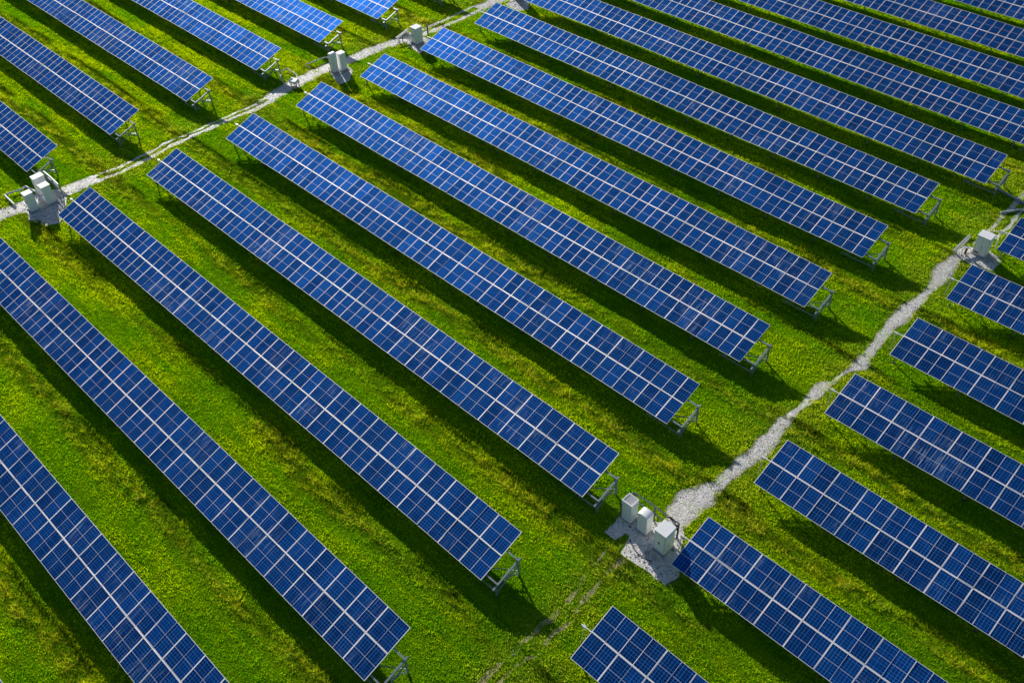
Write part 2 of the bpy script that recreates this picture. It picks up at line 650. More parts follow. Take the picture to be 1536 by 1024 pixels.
RIGHT = [
    (-19.41, 16., 21.81, 'dark blue solar table end at the bottom edge, right of the wheel ruts'),
    (-19.02, 16., 31.47, 'dark blue solar table starting right beside the three cabinets on the gravel pad'),
    (-18.85, 16., 40.87, 'dark blue solar table second up from the gravel pad cabinets on the right side'),
    (-18.72, 14., 50.03, 'dark blue solar table third up from the gravel pad cabinets on the right side'),
    (-18.25, 8., 59.01, 'dark blue solar table second down from the big lone cabinet on the right'),
    (-18.1, 2., 68.27, 'dark blue solar table immediately below the big lone cabinet on the right'),
    (-17.85, -4., 77.35, 'corner of a dark blue solar table at the right edge beside the big lone cabinet'),
]
for a, b_, v, lb, alt in MID:
    solar_table(a, b_, v, lb, MG, alt=alt)
for a, b_, v, lb in LEFT:
    solar_table(a, b_, v, lb, LG)
for a, b_, v, lb in RIGHT:
    solar_table(a, b_, v, lb, RG, alt=.85)

# ------------------------------------------------------------------ paths: ribbons given as (u left, u right) along v
def vnoise(x, y, seed=0):
    xi, yi = np.floor(x).astype(np.int64), np.floor(y).astype(np.int64)
    fx, fy = x - xi, y - yi
    fx, fy = fx * fx * (3 - 2 * fx), fy * fy * (3 - 2 * fy)

    def hsh(a, b):
        h = (a * 374761393 + b * 668265263 + seed * 974711) & 0xffffffff
        h = ((h ^ (h >> 13)) * 1274126177) & 0xffffffff
        return ((h ^ (h >> 16)) & 0xffff) / 65535.
    return (hsh(xi, yi) * (1 - fx) * (1 - fy) + hsh(xi + 1, yi) * fx * (1 - fy)
            + hsh(xi, yi + 1) * (1 - fx) * fy + hsh(xi + 1, yi + 1) * fx * fy)


def fbm(x, y, seed=0, o=3):
    t, a, s = 0., .5, 0.
    for k in range(o):
        t = t + a * vnoise(x * 2 ** k, y * 2 ** k, seed + k)
        s += a
        a *= .55
    return t / s


PATHS = {
    'right': [  # v, uL, uR
        [(34.4, -21.6, -20.5), (35.8, -22.6, -20.4), (37.6, -22.8, -20.35), (39.8, -21.6, -20.45), (42.0, -21.55, -20.3), (43.5, -21.5, -20.05), (45.4, -21.5, -19.95),
         (47.0, -21.3, -20.05), (48.4, -21.35, -20.3), (49.6, -21.15, -20.65), (51.0, -20.95, -20.2), (52.5, -21.25, -20.1),
         (53.7, -21.3, -20.3), (54.3, -20.8, -20.35), (55.4, -20.55, -20.1), (56.6, -20.3, -19.7), (57.4, -20.25, -18.95), (58.8, -20.5, -19.3), (60.9, -20.5, -19.7),
         (63.5, -20.85, -19.7), (64.8, -20.9, -19.5), (66.4, -21.0, -19.55), (68.5, -20.4, -19.55), (70.0, -20.45, -19.6),
         (71.8, -21.0, -19.45), (73.2, -21.15, -19.5), (75.2, -20.95, -19.9), (76.2, -20.6, -20.0)],
        [(78.3, -20.35, -19.95), (80.4, -20.2, -19.7), (83.4, -20.25, -19.75), (86., -20.2, -19.8), (89., -20.3, -19.8), (96., -20.4, -19.9)],
        [(80.4, -19.2, -18.95), (83.4, -19.2, -18.7), (86., -19.2, -18.8), (89., -19.3, -18.85), (96., -19.3, -18.9)],
    ],
    'left': [
        [(10., -95.9, -93.6), (18.3, -95.7, -93.5), (19.8, -95.4, -93.4), (21.3, -95.2, -92.2), (23.5, -95., -92.3), (25.3, -94.6, -92.3), (27.6, -94.05, -92.25), (28.4, -93.9, -92.3)],
        [(27.6, -94.0, -93.4), (29.3, -93.65, -93.25), (31.5, -93.4, -93.05), (34.2, -93.35, -92.9), (37., -93.6, -93.2), (40.5, -93.3, -92.95), (44.7, -93.1, -92.75), (48.2, -93., -92.5), (50.2, -93.3, -92.8)],
        [(27.6, -92.9, -92.25), (29.3, -92.65, -92.05), (31.5, -92.55, -91.9), (34.2, -92.6, -91.95), (37., -92.75, -92.2), (40.5, -92.7, -92.0), (44.7, -92.45, -91.75), (48.2, -92.3, -91.5), (50.2, -92.4, -91.7)],
        [(50.0, -93.6, -91.75), (51.5, -93.8, -91.95), (55., -94.1, -92.05), (59.5, -94.2, -92.15), (63.2, -93.45, -91.45), (67., -93.15, -91.3), (70.4, -92.45, -90.4), (72.0, -92.2, -90.3)],
        [(71.9, -92.3, -91.6), (74., -91.9, -91.3), (77., -91.75, -91.25), (80., -91.6, -91.0), (82.5, -91.4, -90.9)],
        [(71.9, -91.3, -90.3), (74., -90.9, -90.0), (77., -90.5, -89.7), (80., -90.3, -89.55), (82.5, -90.2, -89.4)],
        [(82.3, -91.4, -89.4), (85.5, -91.2, -89.2), (91.2, -90.4, -88.2), (98., -90., -87.5), (106., -89.6, -87.)],
    ],
    'ruts': [
        [(9., -22.95, -22.5), (15.2, -22.9, -22.45), (17.5, -23.0, -22.5), (19.8, -23.05, -22.5), (22.6, -22.9, -22.4), (24.3, -22.75, -22.25)],
        [(9., -22.2, -21.8), (16.6, -22.25, -21.85), (19., -22.2, -21.8), (21.4, -21.95, -21.5), (24.1, -21.95, -21.5), (27.8, -22.25, -21.9), (30.4, -22.35, -21.95)],
        [(25., -22.75, -22.35), (27.4, -23.15, -22.8), (30.0, -23.6, -23.2)],
    ],
}
PADS = {
    'gravel_pad': [
        [(-24.5, 33.6), (-24.45, 31.02), (-23.51, 31.0), (-23.3, 32.0), (-22.9, 31.9), (-22.44, 30.4), (-20.35, 30.6), (-18.67, 30.5), (-18.4, 31.84), (-19.6, 33.5), (-20.3, 34.8), (-21.3, 35.), (-22.2, 34.3), (-23.2, 33.9)],
        [(-93.3, 20.5), (-91.5, 20.0), (-90.1, 20.7), (-89.2, 20.6), (-88.6, 21.9), (-91.2, 23.8), (-92.3, 24.5), (-94.3, 24.4), (-95.4, 22.7), (-95.0, 20.4)],
        [(-92.3, 58.8), (-90.8, 58.4), (-88.8, 57.7), (-88.5, 59.), (-90.0, 60.8), (-91.9, 61.4)],
        [(-91.6, 70.0), (-87.0, 69.), (-87.6, 70.8), (-88.6, 72.5), (-91.7, 71.9)],
        [(-20.6, 77.5), (-20.9, 75.8), (-19.1, 75.3), (-17.2, 75.8), (-17.1, 77.7), (-18.5, 78.3)],
        [(-88.4, 85.4), (-85.8, 85.2), (-85., 86.3), (-86.5, 88.0), (-89.2, 88.2)],
    ]}


EDGE = []


def ribbon(segs, amp=.8, lift=.012):
    mb = MB()
    for s in segs:
        s = sorted(s)
        vv = np.arange(s[0][0], s[-1][0] + .01, .3)
        a = np.interp(vv, [q[0] for q in s], [q[1] for q in s])
        b = np.interp(vv, [q[0] for q in s], [q[2] for q in s])
        sd_ = int(abs(s[0][1] * 131))
        a = a + (fbm(vv * 1.1, vv * 0 + 3.3, sd_, 4) - .5) * amp
        b = b + (fbm(vv * 1.1, vv * 0 + 7.7, sd_ + 5, 4) - .5) * amp
        w_ = np.maximum(b - a, 0)
        a, b = np.where(b > a, a, (a + b) / 2), np.where(b > a, b, (a + b) / 2)
        K = 6
        vs, fs = [], []
        for i in range(len(vv)):
            for k in range(K + 1):
                u = a[i] + (b[i] - a[i]) * k / K
                x, y = xy(u, vv[i])
                crown = .012 * math.sin(math.pi * k / K)
                EDGE.append(abs(2 * k / K - 1))
                vs.append((x, y, float(hgt(u, vv[i])) + lift + crown * (lift > .01)))
        for i in range(len(vv) - 1):
            for k in range(K):
                q = i * (K + 1) + k
                fs.append((q, q + 1, q + K + 2, q + K + 1))
        mb.add(vs, fs)
    return mb


for nm, key in (('gravel_path', 'right'), ('gravel_path', 'left'), ('wheel_ruts', 'ruts')):
    EDGE.clear()
    me = ribbon(PATHS[key], .8, .012) if key != 'ruts' else ribbon([[(q[0], q[1] + .05, q[2] - .05) for q in s_] for s_ in PATHS[key]], .75, .004)
    me = me.mesh(nm, MAT['gravel' if key != 'ruts' else 'rut'])
    ea = me.attributes.new('verge_soil', 'FLOAT', 'POINT')
    ea.data.foreach_set('value', np.array(EDGE, np.float32))
    for p_ in me.polygons:
        p_.use_smooth = True
    tag(put(nm, me), kind='structure')
pad_lift = .028
for poly in PADS['gravel_pad']:
    bm = bmesh.new()
    dense = []
    for i in range(len(poly)):
        a, b_ = np.array(poly[i]), np.array(poly[(i + 1) % len(poly)])
        m = max(1, int(np.hypot(*(b_ - a)) / .35))
        for k in range(m):
            q = a + (b_ - a) * k / m + (rng.random(2) - .5) * .14
            dense.append(q)
    vs = [bm.verts.new((*xy(*q), float(hgt(*q)) + pad_lift)) for q in dense]
    f = bm.faces.new(vs)
    bmesh.ops.triangulate(bm, faces=[f])
    bmesh.ops.subdivide_edges(bm, edges=list(bm.edges), cuts=2, use_grid_fill=True)
    for q in bm.verts:
        uq = q.co.x * E[0] + q.co.y * E[1]
        vq = q.co.x * N[0] + q.co.y * N[1]
        q.co.z = float(hgt(uq, vq)) + pad_lift
    bmesh.ops.recalc_face_normals(bm, faces=bm.faces)
    me = bpy.data.meshes.new('gravel_pad')
    bm.to_mesh(me)
    bm.free()
    me.materials.append(MAT['gravel'])
    o = put('gravel_pad', me)
    tag(o, kind='structure')


def in_poly(u, v, poly, grow=0.):
    c = np.mean(poly, axis=0)
    P = [(c + (np.array(q) - c) * (1 + grow)) for q in poly]
    ins = np.zeros(u.shape, bool)
    j = len(P) - 1
    for i in range(len(P)):
        (xi, yi), (xj, yj) = P[i], P[j]
        if yi != yj:
            ins ^= ((yi > v) != (yj > v)) & (u < (xj - xi) * (v - yi) / (yj - yi) + xi)
        j = i
    return ins


def gravel_cover(u, v):
    """1 on bare gravel, 0 on grass"""
    g = np.zeros(u.shape)
    nz = (fbm(u * 1.5, v * 1.5, 41, 4) - .5) * 1.15
    nz2 = (fbm(u * 1.7, v * 1.7, 47, 4) - .5) * 1.3
    for key, segs in PATHS.items():
        for s in segs:
            s = sorted(s)
            vs = [q[0] for q in s]
            a = np.interp(v, vs, [q[1] for q in s])
            b = np.interp(v, vs, [q[2] for q in s])
            t_ = np.minimum(u - a - nz * .7, b + nz2 * .7 - u)
            m = ((v > vs[0]) & (v < vs[-1])) * np.clip((t_ + .04) / .5, 0, 1) ** .8
            strength = 1. if key != 'ruts' else .75 * np.clip((fbm(u * 1.3, v * .9, 88, 3) - .5) * 9, 0, 1)
            g = np.maximum(g, m * strength * np.where(t_ > .2, 1., .9))
    weeds = np.clip((fbm(u * .9, v * .9, 49, 3) - .60) * 6, 0, 1)
    g = g * (1 - .8 * weeds)
    for poly in PADS['gravel_pad']:
        g = np.maximum(g, in_poly(u + nz * .6, v + nz * .6, poly) * 1.)
    return g


# ------------------------------------------------------------------ ground sheet
fu = np.concatenate([[-2600, -1200, -600, -350, -230], np.arange(-190, 60.1, .8), [90, 150, 300, 700, 1600, 2600]])
fv = np.concatenate([[-2600, -1200, -600, -300, -150, -70], np.arange(-30, 190.1, .8), [230, 300, 500, 1000, 2600]])
UU, VV = np.meshgrid(fu, fv)
zz = hgt(UU, VV) + (fbm(UU * .9, VV * .9, 3) - .5) * .03
gx = E[0] * UU + N[0] * VV
gy = E[1] * UU + N[1] * VV
nvx, nvy = len(fu), len(fv)
co = np.stack([gx, gy, zz], -1).reshape(-1, 3).astype(np.float32)
ii = np.arange(nvy - 1)[:, None] * nvx + np.arange(nvx - 1)[None, :]
quads = np.stack([ii, ii + 1, ii + nvx + 1, ii + nvx], -1).reshape(-1, 4)
me = bpy.data.meshes.new('ground')
me.vertices.add(len(co))
me.vertices.foreach_set('co', co.ravel())
me.loops.add(quads.size)
me.loops.foreach_set('vertex_index', quads.ravel().astype(np.int32))
me.polygons.add(len(quads))
me.polygons.foreach_set('loop_start', (np.arange(len(quads)) * 4).astype(np.int32))
me.update(calc_edges=True)
me.polygons.foreach_set('use_smooth', np.ones(len(quads), bool))
me.materials.append(MAT['ground'])
tag(put('ground', me), kind='structure')

# ------------------------------------------------------------------ grass: every blade a real face
ROWS_V = np.array([-16.9, -7.8, 1.9, 11.93, 21.86, 31.56, 41.07, 50.25, 59.33, 68.41, 77.41, 86.15, 95.1, 103.75, 112.3, 120.95, 130.])


def grass_fields(u, v):
    idx = np.clip(np.searchsorted(ROWS_V, v), 1, len(ROWS_V) - 1)
    rel = v - ROWS_V[idx]                      # negative: distance below the next row's low edge
    wob = (fbm(u * .12, v * .12, 77) - .5) * 1.3
    swath = np.exp(-((rel + 2.35 + wob) / .75) ** 2)          # raked cuttings along each row
    swath *= np.clip((fbm(u * .09, v * .35, 55) - .28) * 3.4, 0, 1)
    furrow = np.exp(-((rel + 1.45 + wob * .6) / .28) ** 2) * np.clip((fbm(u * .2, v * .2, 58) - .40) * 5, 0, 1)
    clump = fbm(u * 1.9, v * 1.9, 21, 3)
    patch = fbm(u * .16, v * .3, 31, 3)
    fine = fbm(u * .8, v * 3.2, 91, 2)                       # faint mowing lines along the row
    worn = np.clip(1.9 - np.abs(u + 22.45), 0, 1) * (v < 31.5) * (u > -30)
    lp = np.minimum(np.abs(u + 93.), np.abs(u + 20.7))
    verge = np.exp(-(lp / 3.2) ** 2) * np.clip((fbm(u * .35, v * .35, 66) - .36) * 4, 0, 1)
    verge = np.maximum(verge, worn * (.75 + .6 * clump))
    return swath, furrow, clump, patch, fine, verge


def blades(count):
    y = None
    out_u, out_v, out_d = [], [], []
    need = count
    while need > 0:
        m = need * 2 + 1000
        px = rng.uniform(-190, 1726, m)
        # choose distances so that the number of blades per square metre falls slowly with distance
        yy = 18 + rng.random(m) ** .85 * 128
        xx = rng.uniform(-1, 1, m) * (34 + yy * .56)
        acc = rng.random(m) < (34 + yy * .56) / 106. * (62 / (30 + yy)) ** .8
        xx, yy = xx[acc], yy[acc]
        qx, qy, dep = project(xx, yy, 0.)
        ok = (qx > -170) & (qx < 1706) & (qy > -110) & (qy < 1160)
        xx, yy, dep = xx[ok], yy[ok], dep[ok]
        uu = E[0] * xx + E[1] * yy
        vv = N[0] * xx + N[1] * yy
        out_u.append(uu)
        out_v.append(vv)
        out_d.append(dep)
        need -= len(uu)
    return np.concatenate(out_u)[:count], np.concatenate(out_v)[:count], np.concatenate(out_d)[:count]


NB = 2000000
u, v, dep = blades(NB)
gc = gravel_cover(u, v)
keep = rng.random(len(u)) > gc * .985
u, v, dep, gc = u[keep], v[keep], dep[keep], gc[keep]
swath, furrow, clump, patch, fine, verge = grass_fields(u, v)
n = len(u)
tuft = np.clip((fbm(u * .9, v * 2.4, 141, 4) - .3) * 2., 0, 1.3)
mow = fbm(u * .22, v * 2.6, 191, 3)
hh = (.055 + .13 * clump ** 1.5 * (.35 + .9 * tuft) + .05 * patch) * (1 + 1.9 * swath * tuft ** 1.5 + .35 * verge) * (.7 + .6 * mow) * rng.uniform(.55, 1.35, n)
hh *= np.where(gc > .1, .6, 1.) * (1 + .9 * furrow)
ww = rng.uniform(.024, .055, n) * (dep / 85.) ** .55
hh *= (dep / 85.) ** .15
ang = rng.uniform(0, 2 * math.pi, n)
lean = rng.uniform(.15, 1.0, n) * hh
lean_a = rng.uniform(0, 2 * math.pi, n)
# cuttings lie flatter
lean = lean * (1 + .8 * swath)
x0 = E[0] * u + N[0] * v
y0 = E[1] * u + N[1] * v
z0 = hgt(u, v) - .01
co = np.empty((n, 3, 3), np.float32)
co[:, 0, 0] = x0 - np.cos(ang) * ww
co[:, 0, 1] = y0 - np.sin(ang) * ww
co[:, 0, 2] = z0
co[:, 1, 0] = x0 + np.cos(ang) * ww
co[:, 1, 1] = y0 + np.sin(ang) * ww
co[:, 1, 2] = z0
co[:, 2, 0] = x0 + np.cos(lean_a) * lean
co[:, 2, 1] = y0 + np.sin(lean_a) * lean
co[:, 2, 2] = z0 + hh
GREEN = np.array([.22, .58, .004])
LIME = np.array([.58, .80, .001])
DARK = np.array([.022, .12, .004])
STRAW = np.array([.60, .53, .09])
PALE = np.array([.48, .52, .14])


def lerp(a, b, t):
    return a + (b - a) * t[:, None]


t1 = np.clip((patch - .34) * 2.6 + (fine - .5) * .9 + (mow - .5) * 1.5 + rng.normal(0, .2, n), 0, 1)
c = lerp(np.broadcast_to(GREEN, (n, 3)), np.broadcast_to(LIME, (n, 3)), t1)
c = lerp(c, np.broadcast_to(DARK, (n, 3)), np.clip((.44 - clump) * 1.9 + (.35 - tuft) * .5 + (.42 - mow) * 1.2 + rng.normal(0, .12, n), 0, .85))
c = lerp(c, np.broadcast_to(STRAW, (n, 3)), np.clip(swath * .8 * rng.uniform(0, 1.3, n), 0, .85))
c = lerp(c, np.broadcast_to(PALE, (n, 3)), np.clip(verge * rng.uniform(0, .9, n), 0, .7))
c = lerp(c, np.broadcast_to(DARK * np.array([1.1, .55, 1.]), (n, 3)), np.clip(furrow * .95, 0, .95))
c = lerp(c, np.broadcast_to(STRAW, (n, 3)), (rng.random(n) < .03) * .6)
c = lerp(c, np.broadcast_to(DARK, (n, 3)), swath * np.clip((.55 - tuft) * 2.2, 0, .75))
c = c * rng.uniform(.72, 1.08, n)[:, None]


def tri_mesh(name, co, colr, mat):
    n = len(co)
    me = bpy.data.meshes.new(name)
    me.vertices.add(n * 3)
    me.vertices.foreach_set('co', co.ravel())
    me.loops.add(n * 3)
    me.loops.foreach_set('vertex_index', np.arange(n * 3, dtype=np.int32))
    me.polygons.add(n)
    me.polygons.foreach_set('loop_start', np.arange(n, dtype=np.int32) * 3)
    me.update(calc_edges=True)
    at = me.attributes.new('tint', 'FLOAT_COLOR', 'POINT')
    cc = np.ones((n, 3, 4), np.float32)
    cc[:, :, :3] = colr[:, None, :]
    at.data.foreach_set('color', cc.ravel())
    me.materials.append(mat)
    return me


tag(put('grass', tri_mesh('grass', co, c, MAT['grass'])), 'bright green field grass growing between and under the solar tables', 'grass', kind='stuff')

# ------------------------------------------------------------------ loose stones on the gravel
NS = 60000
su = np.concatenate([rng.uniform(-25, -17, NS), rng.uniform(-97, -85, NS * 2)])
sv = np.concatenate([rng.uniform(8, 96, NS), rng.uniform(8, 104, NS * 2)])
k_ = gravel_cover(su + rng.normal(0, .12, NS * 3), sv + rng.normal(0, .12, NS * 3)) > .4
su, sv = su[k_], sv[k_]
onpad = np.zeros(len(su), bool)
for poly in PADS['gravel_pad']:
    onpad |= in_poly(su, sv, poly)
m = len(su)
r_ = rng.uniform(.018, .05, m) * np.where(onpad & (rng.random(m) < .35), rng.uniform(1., 2.6, m), 1.)
base = np.array([(1, 0, 0), (-.5, .87, 0), (-.5, -.87, 0), (.1, .1, .8)], np.float32)
rz = rng.uniform(0, 6.28, m)
bx = base[None] * r_[:, None, None] * rng.uniform(.7, 1.3, (m, 4, 1))
px_ = bx[..., 0] * np.cos(rz)[:, None] - bx[..., 1] * np.sin(rz)[:, None] + (E[0] * su + N[0] * sv)[:, None]
py_ = bx[..., 0] * np.sin(rz)[:, None] + bx[..., 1] * np.cos(rz)[:, None] + (E[1] * su + N[1] * sv)[:, None]
pz_ = bx[..., 2] + (hgt(su, sv) + .02)[:, None]
V4 = np.stack([px_, py_, pz_], -1)
tris = V4[:, [[0, 1, 3], [1, 2, 3], [2, 0, 3]]].reshape(-1, 3, 3).astype(np.float32)
sc_ = (rng.uniform(.35, .9, m) * np.where(rng.random(m) < np.where(onpad, .22, .06), .16, 1.))[:, None] * np.array([1., .98, .95])
tag(put('loose_stones', tri_mesh('loose_stones', tris, np.repeat(sc_, 3, 0), MAT['pebble'])),
    'pale loose stones scattered over the gravel paths and pads', 'stones', kind='stuff')


# ------------------------------------------------------------------ cabinets
def cabinet(u, v, w, d, h, label, group=None, kind='door', rot=0., z=.04, roof='flat'):
    """w along the row, d across, door on the side facing down the rows"""
    t = empty('electrical_cabinet', u, v, float(hgt(u, v)) + z - .03, rot, label, 'electrical cabinet', group)
    put('concrete_plinth', MB().box(-w / 2 - .05, w / 2 + .05, -d / 2 - .05, d / 2 + .05, -.1, .10).mesh('concrete_plinth', MAT['concrete'], .015), t)
    put('cabinet_body', MB().box(-w / 2, w / 2, -d / 2, d / 2, .10, h - .05).mesh('cabinet_body', MAT['white'], .018), t)
    if roof == 'flat':
        rf = MB().box(-w / 2 - .035, w / 2 + .035, -d / 2 - .035, d / 2 + .035, h - .05, h)
        put('roof_cap', rf.mesh('roof_cap', MAT['roofwhite'], .02), t)
    elif roof == 'round':
        mb = MB()
        K = 12
        pr = [(-w / 2 - .02, h - .05)] + [(-(w / 2 + .02) * math.cos(math.pi * i / K), h - .05 + .02 + .17 * math.sin(math.pi * i / K)) for i in range(K + 1)] + [(w / 2 + .02, h - .05)]
        vs = [(x, y, z_) for y in (-d / 2 - .02, d / 2 + .02) for x, z_ in pr]
        q = len(pr)
        mb.add(vs, [tuple(range(q)), tuple(range(2 * q - 1, q - 1, -1))] + [(i, (i + 1) % q, q + (i + 1) % q, q + i) for i in range(q)])
        put('roof_cap', mb.mesh('roof_cap', MAT['roofwhite']), t)
    elif roof == 'tray':                   # open-topped cabinet with slats across the top
        mb = MB()
        for x0_, x1_, y0_, y1_ in ((-w / 2 - .02, w / 2 + .02, -d / 2 - .02, -d / 2 + .05), (-w / 2 - .02, w / 2 + .02, d / 2 - .05, d / 2 + .02),
                                   (-w / 2 - .02, -w / 2 + .05, -d / 2 + .05, d / 2 - .05), (w / 2 - .05, w / 2 + .02, -d / 2 + .05, d / 2 - .05)):
            mb.box(x0_, x1_, y0_, y1_, h - .05, h + .05)
        put('roof_rim', mb.mesh('roof_rim', MAT['white']), t)
        for i in range(5):
            yy = -d / 2 + .12 + i * (d - .24) / 4
            put('roof_slat', MB().box(-w / 2 + .05, w / 2 - .05, yy - .035, yy + .035, h - .045, h + .02).mesh('roof_slat', MAT['pipe']), t)
    yf_ = -d / 2
    if kind == 'door':
        put('door_gasket', MB().box(-w / 2 + .045, w / 2 - .045, yf_ - .006, yf_ + .002, .185, h - .125).mesh('door_gasket', MAT['darkgrey']), t)
        dr = put('door', MB().box(-w / 2 + .06, w / 2 - .06, yf_ - .022, yf_ + .002, .2, h - .14).mesh('door', MAT['white'], .008), t)
        put('handle', MB().box(-.05, .03, yf_ - .07, yf_ - .021, h * .47, h * .47 + .20).mesh('handle', MAT['dark'], .01), dr)
    elif kind == 'double':
        put('door_gasket', MB().box(-w / 2 + .035, w / 2 - .035, yf_ - .006, yf_ + .002, .165, h - .105).mesh('door_gasket', MAT['darkgrey']), t)
        for s, x0_, x1_ in ((-1, -w / 2 + .05, -.012), (1, .012, w / 2 - .05)):
            dr = put('door', MB().box(x0_, x1_, yf_ - .022, yf_ + .002, .18, h - .12).mesh('door', MAT['white'], .008), t)
            if s < 0:
                put('vent', MB().box(x0_ + .08, x1_ - .06, yf_ - .030, yf_ - .021, .26, .46).mesh('vent', MAT['vent']), dr)
            else:
                put('handle', MB().box(.05, .09, yf_ - .06, yf_ - .021, h * .45, h * .45 + .14).mesh('handle', MAT['darkgrey'], .008), dr)
    elif kind == 'split':
        put('door', MB().box(-w / 2 + .03, w / 2 - .03, yf_ - .03, yf_ + .002, .16, h * .55 - .02).mesh('door', MAT['white'], .01), t)
        put('door', MB().box(-w / 2 + .03, w / 2 - .03, yf_ - .022, yf_ + .002, h * .55 + .03, h - .12).mesh('door', MAT['white'], .01), t)
    # cooling louvres on the end wall, cable entry at the foot
    for i in range(4):
        put('louvre', MB().box(w / 2 - .002, w / 2 + .014, -d * .28, d * .28, h - .32 - i * .07, h - .285 - i * .07).mesh('louvre', MAT['white']), t)
    return t


CG1 = 'white cabinets on the gravel pad at lower centre'
cabinet(-23.95, 33.15, .86, .80, 2.12, 'white slatted-top cabinet, leftmost of the three on the lower gravel pad', CG1, 'plain', roof='tray')
cabinet(-22.50, 33.05, .86, .66, 2.0, 'white round-topped cabinet split by a seam, middle of the three on the lower gravel pad', CG1, 'split', roof='round')
cabinet(-20.62, 32.80, .96, 1.10, 2.30, 'tall white cabinet with a dark handle, rightmost of the three on the lower gravel pad', CG1, 'door')
CG2 = 'white cabinets at the left edge'
cabinet(-92.85, 21.15, .82, .86, 2.1, 'white cabinet nearest the left edge of the photo, front one of three', CG2, 'door')
cabinet(-92.80, 22.95, .88, .92, 2.15, 'white cabinet right of the front one in the trio at the left edge', CG2, 'door')
cabinet(-94.95, 23.25, .82, 1.15, 2.1, 'white cabinet at the back of the trio at the left edge, against a steel rail', CG2, 'plain')
CG3 = 'pair of white cabinets on the left path'
cabinet(-91.66, 59.30, .74, .70, 2.35, 'narrow white cabinet, left one of the pair on the left path', CG3, 'door', roof='round')
cabinet(-91.30, 60.32, .80, .82, 2.25, 'white cabinet, right one of the pair on the left path', CG3, 'plain')
cabinet(-89.45, 70.80, 1.04, 1.08, 2.15, 'lone white cabinet with a black handle beside a dark pole near the top', None, 'door')
cabinet(-19.08, 77.38, 1.18, 1.02, 2.15, 'big lone white two-door cabinet by the right path at the right edge', None, 'double')
cabinet(-88.1, 87.75, 1.0, 1.0, 2.1, 'white cabinet at the top edge on a pale pad beside the left path', None, 'door')

# small tilted white box with a conduit loop
t = empty('junction_box', -92.85, 54.2, float(hgt(-92.85, 54.2)), R(14), 'small tilted white box on short legs beside the left path', 'junction box')
bx = put('box_body', MB().box(-.55, .55, -.35, .35, .0, .34).mesh('box_body', MAT['roofwhite'], .03), t, (0, 0, .34))
bx.rotation_euler = (R(14), R(-6), 0)
for sx_ in (-.4, .4):
    for sy_ in (-.22, .22):
        put('leg', MB().box(sx_ - .04, sx_ + .04, sy_ - .04, sy_ + .04, -.15, .42).mesh('leg', MAT['darkgrey']), t)


def pipe_run(name, pts, r, label, cat, mat='pipe', legs=()):
    """pts are (u, v, z)"""
    u0, v0, _ = pts[0]
    t = empty(name, u0, v0, 0., 0., label, cat)
    loc = [(p[0] - u0, p[1] - v0, p[2]) for p in pts]
    # round the corners
    out = [loc[0]]
    for a, b, c_ in zip(loc, loc[1:], loc[2:]):
        a, b, c_ = Vector(a), Vector(b), Vector(c_)
        q = min(.22, (a - b).length * .4, (c_ - b).length * .4)
        p0, p2 = b + (a - b).normalized() * q, b + (c_ - b).normalized() * q
        for k in range(5):
            s = k / 4
            out.append(tuple(p0 * (1 - s) ** 2 + b * 2 * s * (1 - s) + p2 * s * s))
    out.append(loc[-1])
    put('conduit', MB().tube(out, r, 8).mesh('conduit', MAT[mat]), t)
    for (lu, lv, lz) in legs:
        put('support', MB().box(-.04, .04, -.04, .04, -.2, lz).mesh('support', MAT['galv']), t, (lu - u0, lv - v0, 0))
    return t


pipe_run('conduit_loop', [(-92.9, 52.9, -.1), (-92.9, 52.9, .32), (-96.3, 54.4, .34), (-96.3, 55.6, .34), (-93.9, 55.4, .34), (-93.4, 54.9, .3)], .065,
         'square loop of pale conduit behind the small tilted white box', 'conduit', legs=[(-96.2, 54.5, .3), (-94.6, 55.45, .3)])
pipe_run('conduit_loop', [(-94.6, 20.05, -.1), (-94.83, 20.03, .25), (-97.3, 20.07, .3), (-96.85, 21.76, .3), (-97.1, 22.3, .3), (-95.2, 22.6, .3), (-95.0, 22.7, -.1)], .10,
         'bent pale pipe loop around grass left of the left edge cabinets', 'conduit', legs=[(-97.2, 20.3, .25), (-96.2, 20.05, .25)])
pipe_run('conduit_run', [(-94.2, 57.75, -.1), (-95.4, 57.75, .3), (-95.35, 58.1, .32), (-94.9, 60.55, .34), (-92.1, 60.6, .36), (-92.0, 60.5, .5)], .06,
         'thin pale pipe running left from the pair of white cabinets', 'conduit', legs=[(-95.2, 59., .3)])
pipe_run('ground_pipe', [(-22.6, 87.9, .12), (-21.78, 87.70, .12), (-19.4, 87.2, .12), (-16., 86.3, .12), (-12., 85.5, .12)], .13,
         'long grey pipe lying in shadow on the grass near the right edge', 'pipe', 'galv')
pipe_run('ground_pipe', [(-20.4, 84.4, .10), (-19.8, 85.1, .12), (-19.3, 86.0, .12), (-18.4, 86.4, .12)], .11,
         'short curved grey pipe beside the pale track near the right edge', 'pipe', 'pipe')
pipe_run('hooked_conduit', [(-18.35, 78.8, -.2), (-18.35, 78.9, .95), (-18.55, 79.3, 1.0), (-18.8, 79.3, 1.0)], .05,
         'small hooked pale pipe right of the big lone cabinet', 'conduit')
pipe_run('hooked_conduit', [(-19.35, 80.05, -.2), (-19.35, 80.1, 1.0), (-18.7, 80.1, 1.05), (-18.0, 80.2, 1.1)], .05,
         'bent pale pipe linking the solar table corner at the right edge', 'conduit')


